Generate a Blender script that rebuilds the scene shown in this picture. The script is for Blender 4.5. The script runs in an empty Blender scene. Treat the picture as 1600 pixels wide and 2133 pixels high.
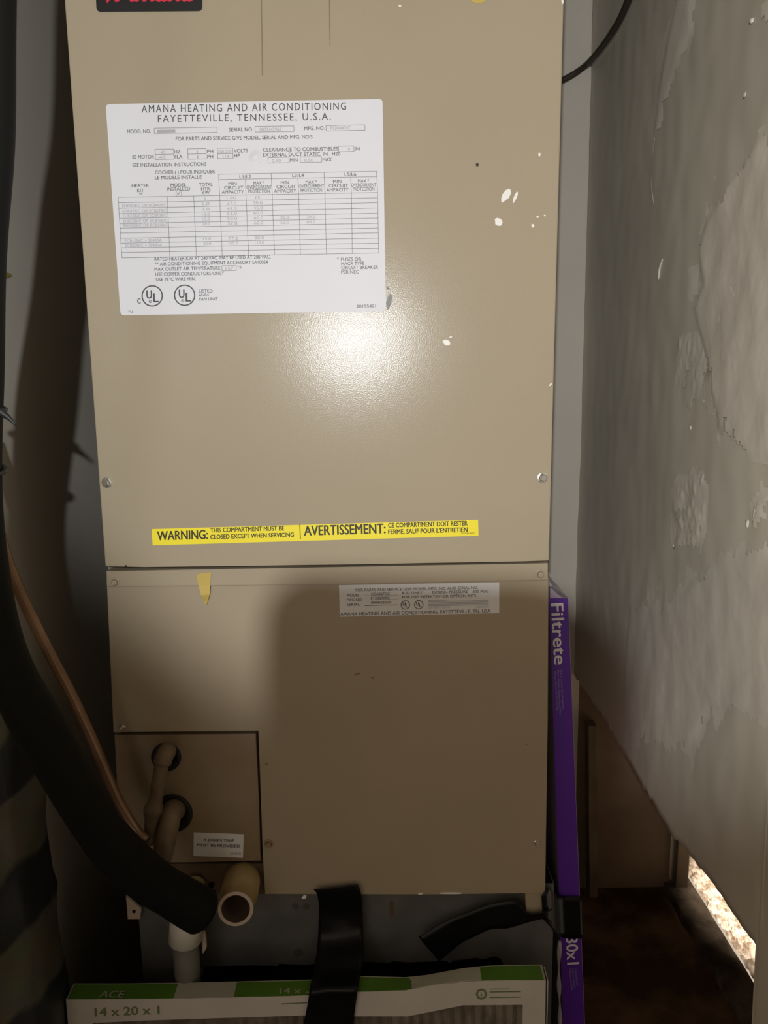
import bpy, bmesh, math, random
from mathutils import Vector, Matrix, noise
from mathutils.geometry import intersect_point_line

random.seed(4)
S = bpy.context.scene
COL = S.collection
PI = math.pi

# ------------------------------------------------------------------ camera
F_PX, CX, CY = 1603.0, 800.0, 1066.5
CZ = 1.10
PITCH, ROLL = math.radians(9.5), 0.0145
_r0 = Vector((1, 0, 0)); _u0 = Vector((0, math.sin(PITCH), math.cos(PITCH)))
FWD = Vector((0, math.cos(PITCH), -math.sin(PITCH)))
RIGHT = _r0 * math.cos(ROLL) - _u0 * math.sin(ROLL)
UP = _u0 * math.cos(ROLL) + _r0 * math.sin(ROLL)
CAM = Vector((0, 0, CZ))
cd = bpy.data.cameras.new('camera')
cd.sensor_fit = 'VERTICAL'; cd.sensor_height = 24.0; cd.lens = F_PX * 24.0 / 2133.0
cd.clip_start = 0.01
co = bpy.data.objects.new('camera', cd); COL.objects.link(co)
M = Matrix((RIGHT, UP, -FWD)).transposed().to_4x4(); M.translation = CAM
co.matrix_world = M
S.camera = co

# ------------------------------------------------------------------ world and lights
S.view_settings.view_transform = 'Standard'; S.view_settings.look = 'None'
S.view_settings.exposure = 0.0; S.view_settings.gamma = 1.0
S.view_settings.use_curve_mapping = False
w = bpy.data.worlds.new('world'); S.world = w; w.use_nodes = True
bg = w.node_tree.nodes['Background']
bg.inputs[0].default_value = (0.60, 0.49, 0.37, 1); bg.inputs[1].default_value = 1.05

# the torch held above and behind the phone
tl = bpy.data.lights.new('torch_light', 'SPOT'); tl.energy = 40; tl.color = (0.93, 0.97, 1.0)
tl.spot_size = math.radians(84); tl.spot_blend = 0.30; tl.shadow_soft_size = 0.007
TORCH = CAM + Vector((-0.064, -0.27, 0.114))
to = bpy.data.objects.new('torch_light', tl); COL.objects.link(to); to.location = TORCH
_az, _el = math.radians(14.5), math.radians(11)
to.rotation_euler = Vector((math.sin(_az) * math.cos(_el), math.cos(_az) * math.cos(_el), math.sin(_el))).to_track_quat('-Z', 'Y').to_euler()

# daylight falling on the carpet of the room beyond the gap
dl = bpy.data.lights.new('daylight', 'SPOT'); dl.energy = 150; dl.color = (1.0, 0.88, 0.76)
dl.spot_size = math.radians(27); dl.spot_blend = 0.25; dl.shadow_soft_size = 0.05
do = bpy.data.objects.new('daylight', dl); COL.objects.link(do); do.location = (1.12, 1.42, 1.0)
do.rotation_euler = (Vector((0.895, 1.44, 0.0)) - do.location).to_track_quat('-Z', 'Y').to_euler()

# a pale window far behind the left shoulder, faintly mirrored in the enamel
al = bpy.data.lights.new('window_light', 'AREA'); al.energy = 0.9; al.color = (0.72, 0.80, 1.0); al.shape = 'RECTANGLE'; al.size = 0.22; al.size_y = 0.12
ao = bpy.data.objects.new('window_light', al); COL.objects.link(ao); ao.location = (-0.76, -0.9, CZ + 0.20)
ao.rotation_euler = (Vector((-0.25, 0.9, CZ + 0.06)) - ao.location).to_track_quat('-Z', 'Y').to_euler()

# ------------------------------------------------------------------ projection helpers (points on real planes)
def ray(px, py):
    return FWD + RIGHT * ((px - CX) / F_PX) - UP * ((py - CY) / F_PX)
def PY(px, py, Y):
    d = ray(px, py); return CAM + d * ((Y - CAM.y) / d.y)
def PX(px, py, X):
    d = ray(px, py); return CAM + d * ((X - CAM.x) / d.x)
def PZ(px, py, Z):
    d = ray(px, py); return CAM + d * ((Z - CAM.z) / d.z)

# ------------------------------------------------------------------ materials
def lin(c):
    return tuple((v / 12.92 if v <= 0.04045 else ((v + 0.055) / 1.055) ** 2.4) for v in c)
def rgb(r, g, b): return lin((r / 255, g / 255, b / 255))
def mat(name, col, rough=0.6, metal=0.0, spec=0.5, var=0.0, vscale=8.0, col2=None, bump=0.0, bscale=60.0, coords='Object', stretch=None, bdetail=3.0, ramp=(0.35, 0.7), rvar=0.0):
    m = bpy.data.materials.new(name); m.use_nodes = True
    nt = m.node_tree; b = nt.nodes['Principled BSDF']
    b.inputs['Base Color'].default_value = (*col, 1)
    b.inputs['Roughness'].default_value = rough; b.inputs['Metallic'].default_value = metal
    b.inputs['Specular IOR Level'].default_value = spec
    tc = nt.nodes.new('ShaderNodeTexCoord'); src = tc.outputs['Object']
    if stretch:
        mp = nt.nodes.new('ShaderNodeMapping'); mp.inputs['Scale'].default_value = stretch
        nt.links.new(src, mp.inputs['Vector']); src = mp.outputs['Vector']
    if col2 is not None or var:
        n = nt.nodes.new('ShaderNodeTexNoise'); n.inputs['Scale'].default_value = vscale; n.inputs['Detail'].default_value = 6
        nt.links.new(src, n.inputs['Vector'])
        r = nt.nodes.new('ShaderNodeValToRGB')
        r.color_ramp.elements[0].position = ramp[0]; r.color_ramp.elements[1].position = ramp[1]
        c2 = col2 if col2 is not None else tuple(v * (1 - var) for v in col)
        r.color_ramp.elements[0].color = (*c2, 1); r.color_ramp.elements[1].color = (*col, 1)
        nt.links.new(n.outputs['Fac'], r.inputs['Fac']); nt.links.new(r.outputs['Color'], b.inputs['Base Color'])
        if rvar:
            mr = nt.nodes.new('ShaderNodeMapRange'); mr.inputs['To Min'].default_value = rough - rvar; mr.inputs['To Max'].default_value = rough + rvar
            nt.links.new(n.outputs['Fac'], mr.inputs['Value']); nt.links.new(mr.outputs['Result'], b.inputs['Roughness'])
    if bump:
        n2 = nt.nodes.new('ShaderNodeTexNoise'); n2.inputs['Scale'].default_value = bscale; n2.inputs['Detail'].default_value = bdetail
        nt.links.new(src, n2.inputs['Vector'])
        bp = nt.nodes.new('ShaderNodeBump'); bp.inputs['Strength'].default_value = bump; bp.inputs['Distance'].default_value = 0.002
        nt.links.new(n2.outputs['Fac'], bp.inputs['Height']); nt.links.new(bp.outputs['Normal'], b.inputs['Normal'])
    return m

MT = {}
MT['tan'] = mat('tan_enamel', (0.40, 0.33, 0.23), rough=0.20, spec=0.21, var=0.05, vscale=5, bump=0.07, bscale=750)
MT['tan_low'] = mat('tan_enamel_lower', (0.40, 0.325, 0.225), rough=0.36, spec=0.25, var=0.07, vscale=6, bump=0.05, bscale=700)
MT['plate'] = mat('stained_tan_plate', (0.33, 0.255, 0.175), rough=0.5, spec=0.35, col2=(0.25, 0.18, 0.10), vscale=9, bump=0.1, bscale=200)
MT['casing'] = mat('casing_grey', (0.30, 0.28, 0.24), rough=0.5)
MT['seam'] = mat('dark_seam', (0.055, 0.04, 0.025), rough=0.8)
MT['labelw'] = mat('label_white', (0.745, 0.725, 0.745), rough=0.5, spec=0.2, var=0.03, vscale=12)
MT['label2'] = mat('label_silver', (0.74, 0.72, 0.70), rough=0.4, spec=0.4)
MT['ink'] = mat('ink', (0.075, 0.07, 0.075), rough=0.6)
MT['ink2'] = mat('ink_faded', (0.42, 0.40, 0.42), rough=0.6)
MT['inkg'] = mat('ink_line', (0.20, 0.19, 0.20), rough=0.6)
MT['yellow'] = mat('yellow_label', (0.92, 0.76, 0.03), rough=0.4)
MT['inkb'] = mat('ink_warning', (0.035, 0.03, 0.012), rough=0.5)
MT['badge'] = mat('black_badge', (0.012, 0.012, 0.013), rough=0.4)
MT['red'] = mat('red_letter', (0.62, 0.03, 0.06), rough=0.45)
MT['zinc'] = mat('zinc_screw', (0.78, 0.76, 0.70), rough=0.28, metal=0.9)
MT['galv'] = mat('galvanised_sheet', (0.17, 0.165, 0.155), rough=0.55, metal=0.3, col2=(0.11, 0.11, 0.105), vscale=18, bump=0.05, bscale=40)
MT['black'] = mat('shade_black', (0.006, 0.005, 0.004), rough=0.95, spec=0.1)  # near-black colour painted for the shade inside openings and holes
MT['tape'] = mat('black_tape', (0.005, 0.005, 0.006), rough=0.36, spec=0.24, bump=0.25, bscale=45)
MT['foam'] = mat('black_foam', (0.007, 0.007, 0.006), rough=0.7, spec=0.15, bump=0.1, bscale=150)
MT['copper'] = mat('copper', (0.34, 0.21, 0.13), rough=0.36, metal=0.6, col2=(0.22, 0.13, 0.075), vscale=25)
MT['oldcopper'] = mat('tarnished_copper', (0.24, 0.18, 0.11), rough=0.6, metal=0.3, col2=(0.15, 0.095, 0.055), vscale=30, bump=0.2, bscale=90)
MT['rubber'] = mat('black_rubber', (0.010, 0.009, 0.008), rough=0.7)
MT['pvcold'] = mat('yellowed_pvc', (0.40, 0.30, 0.14), rough=0.45, col2=(0.30, 0.20, 0.08), vscale=25)
MT['pvcrim'] = mat('pvc_cut_rim', (0.50, 0.40, 0.31), rough=0.6)
MT['pvcin'] = mat('pvc_dark_inside', (0.10, 0.06, 0.035), rough=0.8)  # darker brown than the pipe's outer wall
MT['pvcw'] = mat('white_pvc', (0.62, 0.60, 0.52), rough=0.4)
MT['pvcg'] = mat('grey_pipe', (0.14, 0.135, 0.11), rough=0.6)
MT['brass'] = mat('brass', (0.55, 0.42, 0.18), rough=0.35, metal=0.4)
MT['card'] = mat('white_card', (0.60, 0.56, 0.50), rough=0.75, var=0.12, vscale=10)
MT['green'] = mat('green_print', (0.085, 0.20, 0.012), rough=0.65, var=0.15, vscale=20)
MT['cardb'] = mat('beige_card', (0.42, 0.40, 0.31), rough=0.75)
MT['greyg'] = mat('grey_green_ink', (0.15, 0.19, 0.09), rough=0.7)
MT['media'] = mat('dusty_media', (0.30, 0.25, 0.20), rough=0.95, col2=(0.15, 0.12, 0.09), vscale=40, bump=0.5, bscale=120)
MT['purple'] = mat('purple_print', (0.105, 0.024, 0.33), rough=0.35, spec=0.5)
MT['purplew'] = mat('white_on_purple', (0.80, 0.77, 0.80), rough=0.4)
MT['lilac'] = mat('lilac_small_print', (0.33, 0.26, 0.52), rough=0.5)
MT['wrapside'] = mat('filter_media_wrapped', (0.40, 0.33, 0.42), rough=0.4)
MT['wood'] = mat('brown_board', (0.145, 0.09, 0.05), rough=0.8, col2=(0.085, 0.052, 0.03), vscale=6, stretch=(6, 6, 1), bump=0.2, bscale=40)
MT['paper'] = mat('brown_wallboard', (0.20, 0.137, 0.092), rough=0.9, col2=(0.13, 0.084, 0.053), vscale=7)
MT['batten'] = mat('pale_batten', (0.16, 0.12, 0.07), rough=0.8, col2=(0.10, 0.07, 0.04), vscale=14)
MT['floor'] = mat('dirty_brown_floor', (0.13, 0.078, 0.043), rough=0.95, spec=0.0, col2=(0.05, 0.029, 0.016), vscale=9, bump=0.9, bscale=45, ramp=(0.42, 0.62))
MT['dirt'] = mat('dusty_debris', (0.11, 0.085, 0.062), rough=0.95, spec=0.0, col2=(0.035, 0.026, 0.018), vscale=22, bump=0.8, bscale=60)
MT['wallg'] = mat('grey_wall', (0.585, 0.53, 0.43), rough=0.5, spec=0.45, var=0.16, vscale=4, bump=0.15, bscale=25)
MT['wallback'] = mat('grey_back_wall', (0.60, 0.545, 0.465), rough=0.7, var=0.06, vscale=4, bump=0.05)
MT['walll'] = mat('grey_left_wall', (0.60, 0.55, 0.47), rough=0.75, var=0.1, vscale=4)
MT['comp'] = mat('joint_compound', (0.70, 0.63, 0.53), rough=0.40, spec=0.45, var=0.12, vscale=14, bump=0.35, bscale=45)
MT['comp2'] = mat('joint_compound_thin', (0.63, 0.575, 0.485), rough=0.55, spec=0.45, var=0.1, vscale=12, bump=0.3, bscale=40)
MT['ceil'] = mat('ceiling_paint', (0.5, 0.48, 0.44), rough=0.8)
MT['carpet'] = mat('cream_carpet', (0.75, 0.64, 0.52), rough=0.95, col2=(0.36, 0.27, 0.19), vscale=60, ramp=(0.4, 0.55))
MT['white'] = mat('white_paint_drop', (0.85, 0.82, 0.74), rough=0.5)
MT['mark'] = mat('dark_mark', (0.05, 0.035, 0.025), rough=0.8)
MT['mark2'] = mat('faint_mark', (0.22, 0.17, 0.115), rough=0.7)
MT['scuff'] = mat('grey_scuff', (0.13, 0.125, 0.115), rough=0.5, col2=(0.27, 0.26, 0.23), vscale=150)
MT['stain'] = mat('dark_stain', (0.075, 0.065, 0.055), rough=0.8)
MT['mask'] = mat('masking_tape', (0.58, 0.42, 0.10), rough=0.6, var=0.1, vscale=50)
MT['mustard'] = mat('mustard_paint', (0.34, 0.27, 0.05), rough=0.6)
MT['wire'] = mat('brown_wire', (0.030, 0.022, 0.015), rough=0.6)
MT['phone'] = mat('phone_case', (0.02, 0.02, 0.022), rough=0.5)
MT['glass'] = mat('phone_glass', (0.01, 0.01, 0.012), rough=0.1)
MT['tie'] = mat('black_nylon', (0.012, 0.012, 0.012), rough=0.5)

def clear_plastic():
    m = bpy.data.materials.new('shrink_wrap'); m.use_nodes = True
    b = m.node_tree.nodes['Principled BSDF']
    b.inputs['Base Color'].default_value = (0.75, 0.72, 0.74, 1); b.inputs['Roughness'].default_value = 0.15
    b.inputs['Alpha'].default_value = 0.42
    return m
MT['wrap'] = clear_plastic()

# ------------------------------------------------------------------ object helpers
def wloc(o):
    v = Vector((0, 0, 0))
    while o is not None:
        v += o.location; o = o.parent
    return v
def obj(name, bm, m, parent=None, smooth=False, label=None, kind=None):
    me = bpy.data.meshes.new(name)
    if parent is not None:
        bmesh.ops.translate(bm, verts=bm.verts, vec=-wloc(parent))
    bmesh.ops.recalc_face_normals(bm, faces=bm.faces)
    bm.to_mesh(me); bm.free()
    if isinstance(m, (list, tuple)):
        for q in m: me.materials.append(q)
    else: me.materials.append(m)
    if smooth:
        for p in me.polygons: p.use_smooth = True
    o = bpy.data.objects.new(name, me); COL.objects.link(o)
    if parent is not None: o.parent = parent
    if label: o['label'] = label
    if kind: o['kind'] = kind
    return o
def tag(o, label, cat, group=None):
    o['label'] = label; o['category'] = cat
    if group: o['group'] = group
    return o
def thing(name, loc, label, cat, group=None):
    o = bpy.data.objects.new(name, None); COL.objects.link(o); o.location = loc
    o.empty_display_size = 0.05
    return tag(o, label, cat, group)

def plate(pts, thick, bm=None, bevel=0.0, bdir=Vector((0, 1, 0))):
    """closed polygon (front face) given thickness along bdir"""
    own = bm is None
    b = bmesh.new()
    n = len(pts)
    fv = [b.verts.new(p) for p in pts]; bv = [b.verts.new(p + bdir * thick) for p in pts]
    f = b.faces.new(fv); g = b.faces.new(bv[::-1]); b.normal_update()
    for i in range(n):
        j = (i + 1) % n
        b.faces.new((fv[i], bv[i], bv[j], fv[j]))
    if bevel:
        es = [e for e in f.edges]
        bmesh.ops.bevel(b, geom=es, offset=bevel, segments=2, affect='EDGES', profile=0.5)
    b.normal_update()
    bmesh.ops.triangulate(b, faces=[q for q in b.faces if len(q.verts) > 4])
    if own: return b
    me = bpy.data.meshes.new('tmp'); b.to_mesh(me); b.free(); bm.from_mesh(me); bpy.data.meshes.remove(me)
    return bm
def box(x0, x1, y0, y1, z0, z1, bm=None, bevel=0.0):
    b = bmesh.new()
    bmesh.ops.create_cube(b, size=1)
    for v in b.verts:
        v.co = Vector((x0 + (v.co.x + .5) * (x1 - x0), y0 + (v.co.y + .5) * (y1 - y0), z0 + (v.co.z + .5) * (z1 - z0)))
    if bevel: bmesh.ops.bevel(b, geom=list(b.edges), offset=bevel, segments=2, affect='EDGES', profile=0.5)
    if bm is None: return b
    me = bpy.data.meshes.new('tmp'); b.to_mesh(me); b.free(); bm.from_mesh(me); bpy.data.meshes.remove(me)
    return bm
def catmull(pts, per=8):
    out = []
    P = [pts[0] * 2 - pts[1]] + list(pts) + [pts[-1] * 2 - pts[-2]]
    for i in range(1, len(P) - 2):
        a, b, c, d = P[i - 1], P[i], P[i + 1], P[i + 2]
        for k in range(per):
            t = k / per
            out.append(0.5 * ((2 * b) + (c - a) * t + (2 * a - 5 * b + 4 * c - d) * t * t + (3 * b - a - 3 * c + d) * t ** 3))
    out.append(pts[-1]); return out
def tube(pts, rad, seg=14, per=8, bm=None, caps=True, smoothpath=True):
    """sweep a circle; rad is a number or a function of 0..1"""
    bm = bm or bmesh.new()
    path = catmull(pts, per) if smoothpath else list(pts)
    n = len(path); rings = []
    t0 = (path[1] - path[0]).normalized()
    ref = Vector((0, 0, 1)) if abs(t0.z) < .9 else Vector((1, 0, 0))
    nrm = (ref - t0 * ref.dot(t0)).normalized()
    for i, p in enumerate(path):
        t = (path[min(i + 1, n - 1)] - path[max(i - 1, 0)]).normalized()
        nrm = (nrm - t * nrm.dot(t)).normalized(); bi = t.cross(nrm)
        r = rad(i / (n - 1)) if callable(rad) else rad
        rings.append([bm.verts.new(p + (nrm * math.cos(a) + bi * math.sin(a)) * r) for a in [2 * PI * k / seg for k in range(seg)]])
    for i in range(n - 1):
        for k in range(seg):
            bm.faces.new((rings[i][k], rings[i][(k + 1) % seg], rings[i + 1][(k + 1) % seg], rings[i + 1][k]))
    if caps:
        bm.faces.new(rings[0][::-1]); bm.faces.new(rings[-1])
    return bm
def lathe(axis_o, axis_d, prof, seg=24, bm=None):
    """profile of (distance along axis, radius)"""
    bm = bm or bmesh.new()
    d = axis_d.normalized(); ref = Vector((0, 0, 1)) if abs(d.z) < .9 else Vector((1, 0, 0))
    u = (ref - d * ref.dot(d)).normalized(); v = d.cross(u)
    rings = []
    for (h, r) in prof:
        if r < 1e-6: rings.append([bm.verts.new(axis_o + d * h)])
        else: rings.append([bm.verts.new(axis_o + d * h + (u * math.cos(2 * PI * k / seg) + v * math.sin(2 * PI * k / seg)) * r) for k in range(seg)])
    for a, b in zip(rings, rings[1:]):
        for k in range(seg):
            k2 = (k + 1) % seg
            if len(a) == 1: bm.faces.new((a[0], b[k], b[k2]))
            elif len(b) == 1: bm.faces.new((a[k], b[0], a[k2]))
            else: bm.faces.new((a[k], a[k2], b[k2], b[k]))
    return bm
def rounded(quad, r_px, seg=5):
    """pixel quad with rounded corners"""
    q = [Vector((a, b, 0)) for a, b in quad]; out = []
    for i in range(4):
        p, a, b = q[i], q[i - 1], q[(i + 1) % 4]
        da = (a - p).normalized() * r_px; db = (b - p).normalized() * r_px
        for k in range(seg + 1):
            t = k / seg
            out.append(p + da * (1 - t) ** 2 + db * t ** 2)
    return [(v.x, v.y) for v in out]
def strip(rows, Yof, cols=8, thick=0.0006, wr=0.0, seed=0.0):
    """rows: list of (left point, right point) in world space -> wrinkled sheet with thickness"""
    bm = bmesh.new(); g = []
    for (a, b) in rows:
        line = []
        for c in range(cols + 1):
            p = a.lerp(b, c / cols)
            if wr: p = p + Vector((0, noise.noise(p * 38 + Vector((seed, 0, 0))) * wr, 0))
            line.append(bm.verts.new(p))
        g.append(line)
    for i in range(len(g) - 1):
        for c in range(cols):
            bm.faces.new((g[i][c], g[i][c + 1], g[i + 1][c + 1], g[i + 1][c]))
    bmesh.ops.recalc_face_normals(bm, faces=bm.faces)
    geo = bmesh.ops.extrude_face_region(bm, geom=list(bm.faces))
    vs = [e for e in geo['geom'] if isinstance(e, bmesh.types.BMVert)]
    bmesh.ops.translate(bm, verts=vs, vec=Vector((0, thick, 0)))
    return bm
def dense(rows, k=5):
    """refine rows of (left, right) with catmull"""
    L = catmull([r[0] for r in rows], k); R = catmull([r[1] for r in rows], k)
    return list(zip(L, R))

# ---- printed lettering: built-in font turned into flat mesh on the label's own plane
_cache = {}
def glyphs(s, bold=0.0, space=1.0):
    key = (s, space)
    if key in _cache: return _cache[key]
    cu = bpy.data.curves.new('t', 'FONT'); cu.body = s; cu.space_character = space
    cu.resolution_u = 3
    o = bpy.data.objects.new('t', cu); COL.objects.link(o)
    dg = bpy.context.evaluated_depsgraph_get(); dg.update()
    me = bpy.data.meshes.new_from_object(o.evaluated_get(dg))
    vs = [v.co.copy() for v in me.vertices]; fs = [tuple(p.vertices) for p in me.polygons]
    bpy.data.objects.remove(o); bpy.data.curves.remove(cu); bpy.data.meshes.remove(me)
    _cache[key] = (vs, fs); return vs, fs
_h = glyphs('H'); CAPH = max(v.y for v in _h[0]) - min(v.y for v in _h[0])
class Print:
    """collects lettering, rules and rings lying on the plane y = Y"""
    def __init__(s, Y, fn=None):
        s.bm = bmesh.new(); s.Y = Y; s.fn = fn or (lambda px, py: PY(px, py, Y))
    def text(s, txt, a, b, cap, bold=0.0, space=1.0, slant=0.0):
        vs, fs = glyphs(txt, bold, space)
        x0 = min(v.x for v in vs); x1 = max(v.x for v in vs)
        a = Vector(a); b = Vector(b); ex = b - a
        up = Vector((ex.y, -ex.x)).normalized() * cap
        e = ex.normalized() * cap; sh = [(0, 0)] if not bold else [(-bold, bold * .4), (bold, -bold * .4)] if bold < .02 else [(-bold, 0), (bold, 0), (0, bold * .5), (0, -bold * .5)]
        for k, (du, dv) in enumerate(sh):
            nv = []
            for v in vs:
                u = (v.x - x0) / (x1 - x0); h = v.y / CAPH
                p = a + ex * u + up * (h + dv) + e * (slant * h + du)
                q = s.fn(p.x, p.y); nv.append(s.bm.verts.new(q + (CAM - q).normalized() * (5e-5 * k)))
            for f in fs:
                try: s.bm.faces.new([nv[i] for i in f])
                except ValueError: pass
    def line(s, a, b, wd=0.9):
        a = Vector(a); b = Vector(b); n = Vector((-(b - a).y, (b - a).x)).normalized() * wd / 2
        s.bm.faces.new([s.bm.verts.new(s.fn(p.x, p.y)) for p in (a + n, b + n, b - n, a - n)])
    def rect(s, x0, y0, x1, y1, sl=-0.018, lean=0.04, wd=0.9):
        d = sl * (x1 - x0); e = lean * (y1 - y0)
        c = [(x0, y0), (x1, y0 + d), (x1 + e, y1 + d), (x0 + e, y1)]
        for i in range(4): s.line(c[i], c[(i + 1) % 4], wd)
    def fill(s, pts):
        s.bm.faces.new([s.bm.verts.new(s.fn(*p)) for p in pts])
    def ring(s, cx, cy, r, wd, seg=32):
        o = []; i = []
        for k in range(seg):
            a = 2 * PI * k / seg
            o.append(s.bm.verts.new(s.fn(cx + r * math.cos(a), cy + r * math.sin(a))))
            i.append(s.bm.verts.new(s.fn(cx + (r - wd) * math.cos(a), cy + (r - wd) * math.sin(a))))
        for k in range(seg):
            k2 = (k + 1) % seg; s.bm.faces.new((o[k], o[k2], i[k2], i[k]))
    def done(s, name, m, parent):
        s.bm.normal_update(); bmesh.ops.triangulate(s.bm, faces=[f for f in s.bm.faces if len(f.verts) > 4])
        return obj(name, s.bm, m, parent)

# ================================================================== SETTING
XL, XR, YB = -0.455, 0.392, 1.53          # left wall, right wall, back wall
HW = 0.49                                  # height of the torn lower edge of the right wall
def struct(name, bm, m, label=None, smooth=False):
    o = obj(name, bm, m, None, smooth); o['kind'] = 'structure'
    if label: o['label'] = label
    return o

fl = bmesh.new()
nx, ny = 70, 90
gv = [[None] * (ny + 1) for _ in range(nx + 1)]
for i in range(nx + 1):
    for j in range(ny + 1):
        x = -1.2 + 1.86 * i / nx; y = -1.6 + 3.2 * j / ny
        z = 0.0 if x < 0.28 else 0.006 * noise.noise(Vector((x * 14, y * 14, 3))) - 0.002
        gv[i][j] = fl.verts.new((x, y, min(z, 0.004)))
for i in range(nx):
    for j in range(ny): fl.faces.new((gv[i][j], gv[i + 1][j], gv[i + 1][j + 1], gv[i][j + 1]))
struct('floor', fl, MT['floor'], 'dark brown dirty floor', True)
struct('ceiling', box(-1.2, 1.4, -1.6, 2.1, 2.35, 2.40), MT['ceil'])
# left wall
wl = struct('wall_left', box(XL - 0.05, XL, 0.35, YB, 0, 2.35), MT['walll'], 'dark grey left wall')
# back wall: painted part, brown unpainted board low on the right
struct('wall_back', box(XL, XR + 0.012, YB, YB + 0.05, 0, 2.35), MT['wallback'], 'grey back wall behind the air handler')
# outer shell of the next room, seen only through the gap under the right wall
struct('wall_next_room', box(1.30, 1.35, -1.6, 2.1, 0, 2.35), MT['ceil'])
struct('wall_next_room_back', box(XR + 0.012, 1.30, 2.05, 2.10, 0, 2.35), MT['ceil'])
struct('wall_next_room_front', box(XR + 0.012, 1.30, -1.6, -1.55, 0, 2.35), MT['ceil'])

struct('wall_light_stop', box(XR + 0.014, 1.30, 0.45, 0.50, 0, 2.35), MT['ceil'])  # added out of view; keeps world light out of the next room
# right wall: uneven drywall with a torn lower edge
wr = bmesh.new()
ys = [0.5, 0.6] + [0.6 + 0.0075 * k for k in range(1, 125)]
ys = [y for y in ys if y < YB] + [YB]
zs_n = 150
def wall_relief(y, z):
    q = Vector((y * 5, z * 3, 1.7))
    return 0.004 * noise.noise(q) + 0.0012 * noise.noise(q * 6)
edge = sorted((lambda v: (v.y, v.z))(PX(a, b, XR)) for a, b in ((1297, 1560), (1408, 1747), (1466, 1816), (1500, 1862), (1538, 1916), (1560, 1946), (1580, 1972)))
def wall_bottom(y):
    if y <= edge[0][0]: return edge[0][1]
    for (a, b), (c, d) in zip(edge, edge[1:]):
        if y <= c: return b + (d - b) * (y - a) / (c - a)
    return edge[-1][1]
YCUT = PX(1574, 2030, XR).y
cols = []
for y in ys:
    zb = (wall_bottom(y) if y > YCUT else 0.30) + 0.004 * noise.noise(Vector((y * 22, 0, 5))) + 0.005 * noise.noise(Vector((y * 75, 2, 5)))
    if y > 1.10: zb += 0.010 * noise.noise(Vector((y * 40, 9, 1)))
    c = []
    for k in range(zs_n + 1):
        t = k / zs_n
        z = zb + (2.0 - zb) * t if k < zs_n else 2.35
        c.append(wr.verts.new((XR + (wall_relief(y, z) if y >= 0.6 else 0), y, z)))
    cols.append(c)
for a, b in zip(cols, cols[1:]):
    for k in range(zs_n): wr.faces.new((a[k], a[k + 1], b[k + 1], b[k]))
geo = bmesh.ops.extrude_face_region(wr, geom=list(wr.faces))
bmesh.ops.translate(wr, verts=[e for e in geo['geom'] if isinstance(e, bmesh.types.BMVert)], vec=Vector((0.013, 0, 0)))
WR = struct('wall_right', wr, MT['wallg'], 'grey patched right wall with a torn lower edge', True)

def inside(p, poly):
    x, y = p; c = False; n = len(poly)
    for i in range(n):
        x1, y1 = poly[i]; x2, y2 = poly[i - 1]
        if (y1 > y) != (y2 > y) and x < (x2 - x1) * (y - y1) / (y2 - y1) + x1: c = not c
    return c
def edge_dist(p, poly):
    best = 9; P = Vector((p[0], p[1], 0))
    for i in range(len(poly)):
        a = Vector((*poly[i - 1], 0)); b = Vector((*poly[i], 0))
        q, t = intersect_point_line(P, a, b); t = max(0, min(1, t))
        best = min(best, (P - a.lerp(b, t)).length)
    return best
def compound(px_poly, t, m, rough=0.0, step=0.006, seed=0, name='joint_compound', rag=0.022, broken=None):
    """raised smear of joint compound on the right wall"""
    poly = [(v.y, v.z) for v in (PX(a, b, XR) for a, b in px_poly)]
    y0 = min(p[0] for p in poly); y1 = max(p[0] for p in poly); z0 = min(p[1] for p in poly); z1 = max(p[1] for p in poly)
    ny = max(2, int((y1 - y0) / step)); nz = max(2, int((z1 - z0) / step))
    bm = bmesh.new(); g = {}
    def v(i, j):
        if (i, j) not in g:
            y = y0 + (y1 - y0) * i / ny; z = z0 + (z1 - z0) * j / nz
            d = edge_dist((y, z), poly) if inside((y, z), poly) else 0
            h = t * min(1, d / 0.012) + rough * max(0, noise.noise(Vector((y * 120, z * 65, seed))) + .5 * noise.noise(Vector((y * 260, z * 150, seed)))) * min(1, d / 0.006) + rough * 0.6 * noise.noise(Vector((y * 33, z * 33, seed + 4))) * min(1, d / 0.01)
            g[(i, j)] = bm.verts.new((XR + wall_relief(y, z) - 0.0003 - h, y, z))
        return g[(i, j)]
    for i in range(ny):
        for j in range(nz):
            y = y0 + (y1 - y0) * (i + .5) / ny; z = z0 + (z1 - z0) * (j + .5) / nz
            fr = lambda o: noise.noise(Vector((y * 18, z * 10, seed + o))) + .5 * noise.noise(Vector((y * 60, z * 34, seed + o))) + .3 * noise.noise(Vector((y * 150, z * 80, seed + o)))
            yy = y + rag * .7 * fr(0); zz = z + rag * 1.3 * fr(9)
            if inside((yy, zz), poly) and (broken is None or fr(20) > broken): bm.faces.new((v(i, j), v(i + 1, j), v(i + 1, j + 1), v(i, j + 1)))
    return obj(name, bm, m, WR, True)
compound([(1420, -160), (1410, 0), (1392, 90), (1376, 180), (1364, 280), (1372, 300), (1390, 220), (1420, 120), (1448, 60), (1450, -160)], 0.0016, MT['comp2'], seed=1)
compound([(1700, 200), (1598, 255), (1545, 325), (1505, 390), (1470, 455), (1450, 530), (1462, 590), (1440, 640), (1470, 760), (1500, 900), (1560, 960), (1700, 980)], 0.0022, MT['comp'], 0.0004, seed=2, rag=0.034, step=0.004)
compound([(1478, 540), (1535, 560), (1548, 650), (1520, 730), (1470, 640), (1488, 580)], 0.0014, MT['comp'], 0.0018, seed=3, step=0.0035, broken=-.05)
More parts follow.
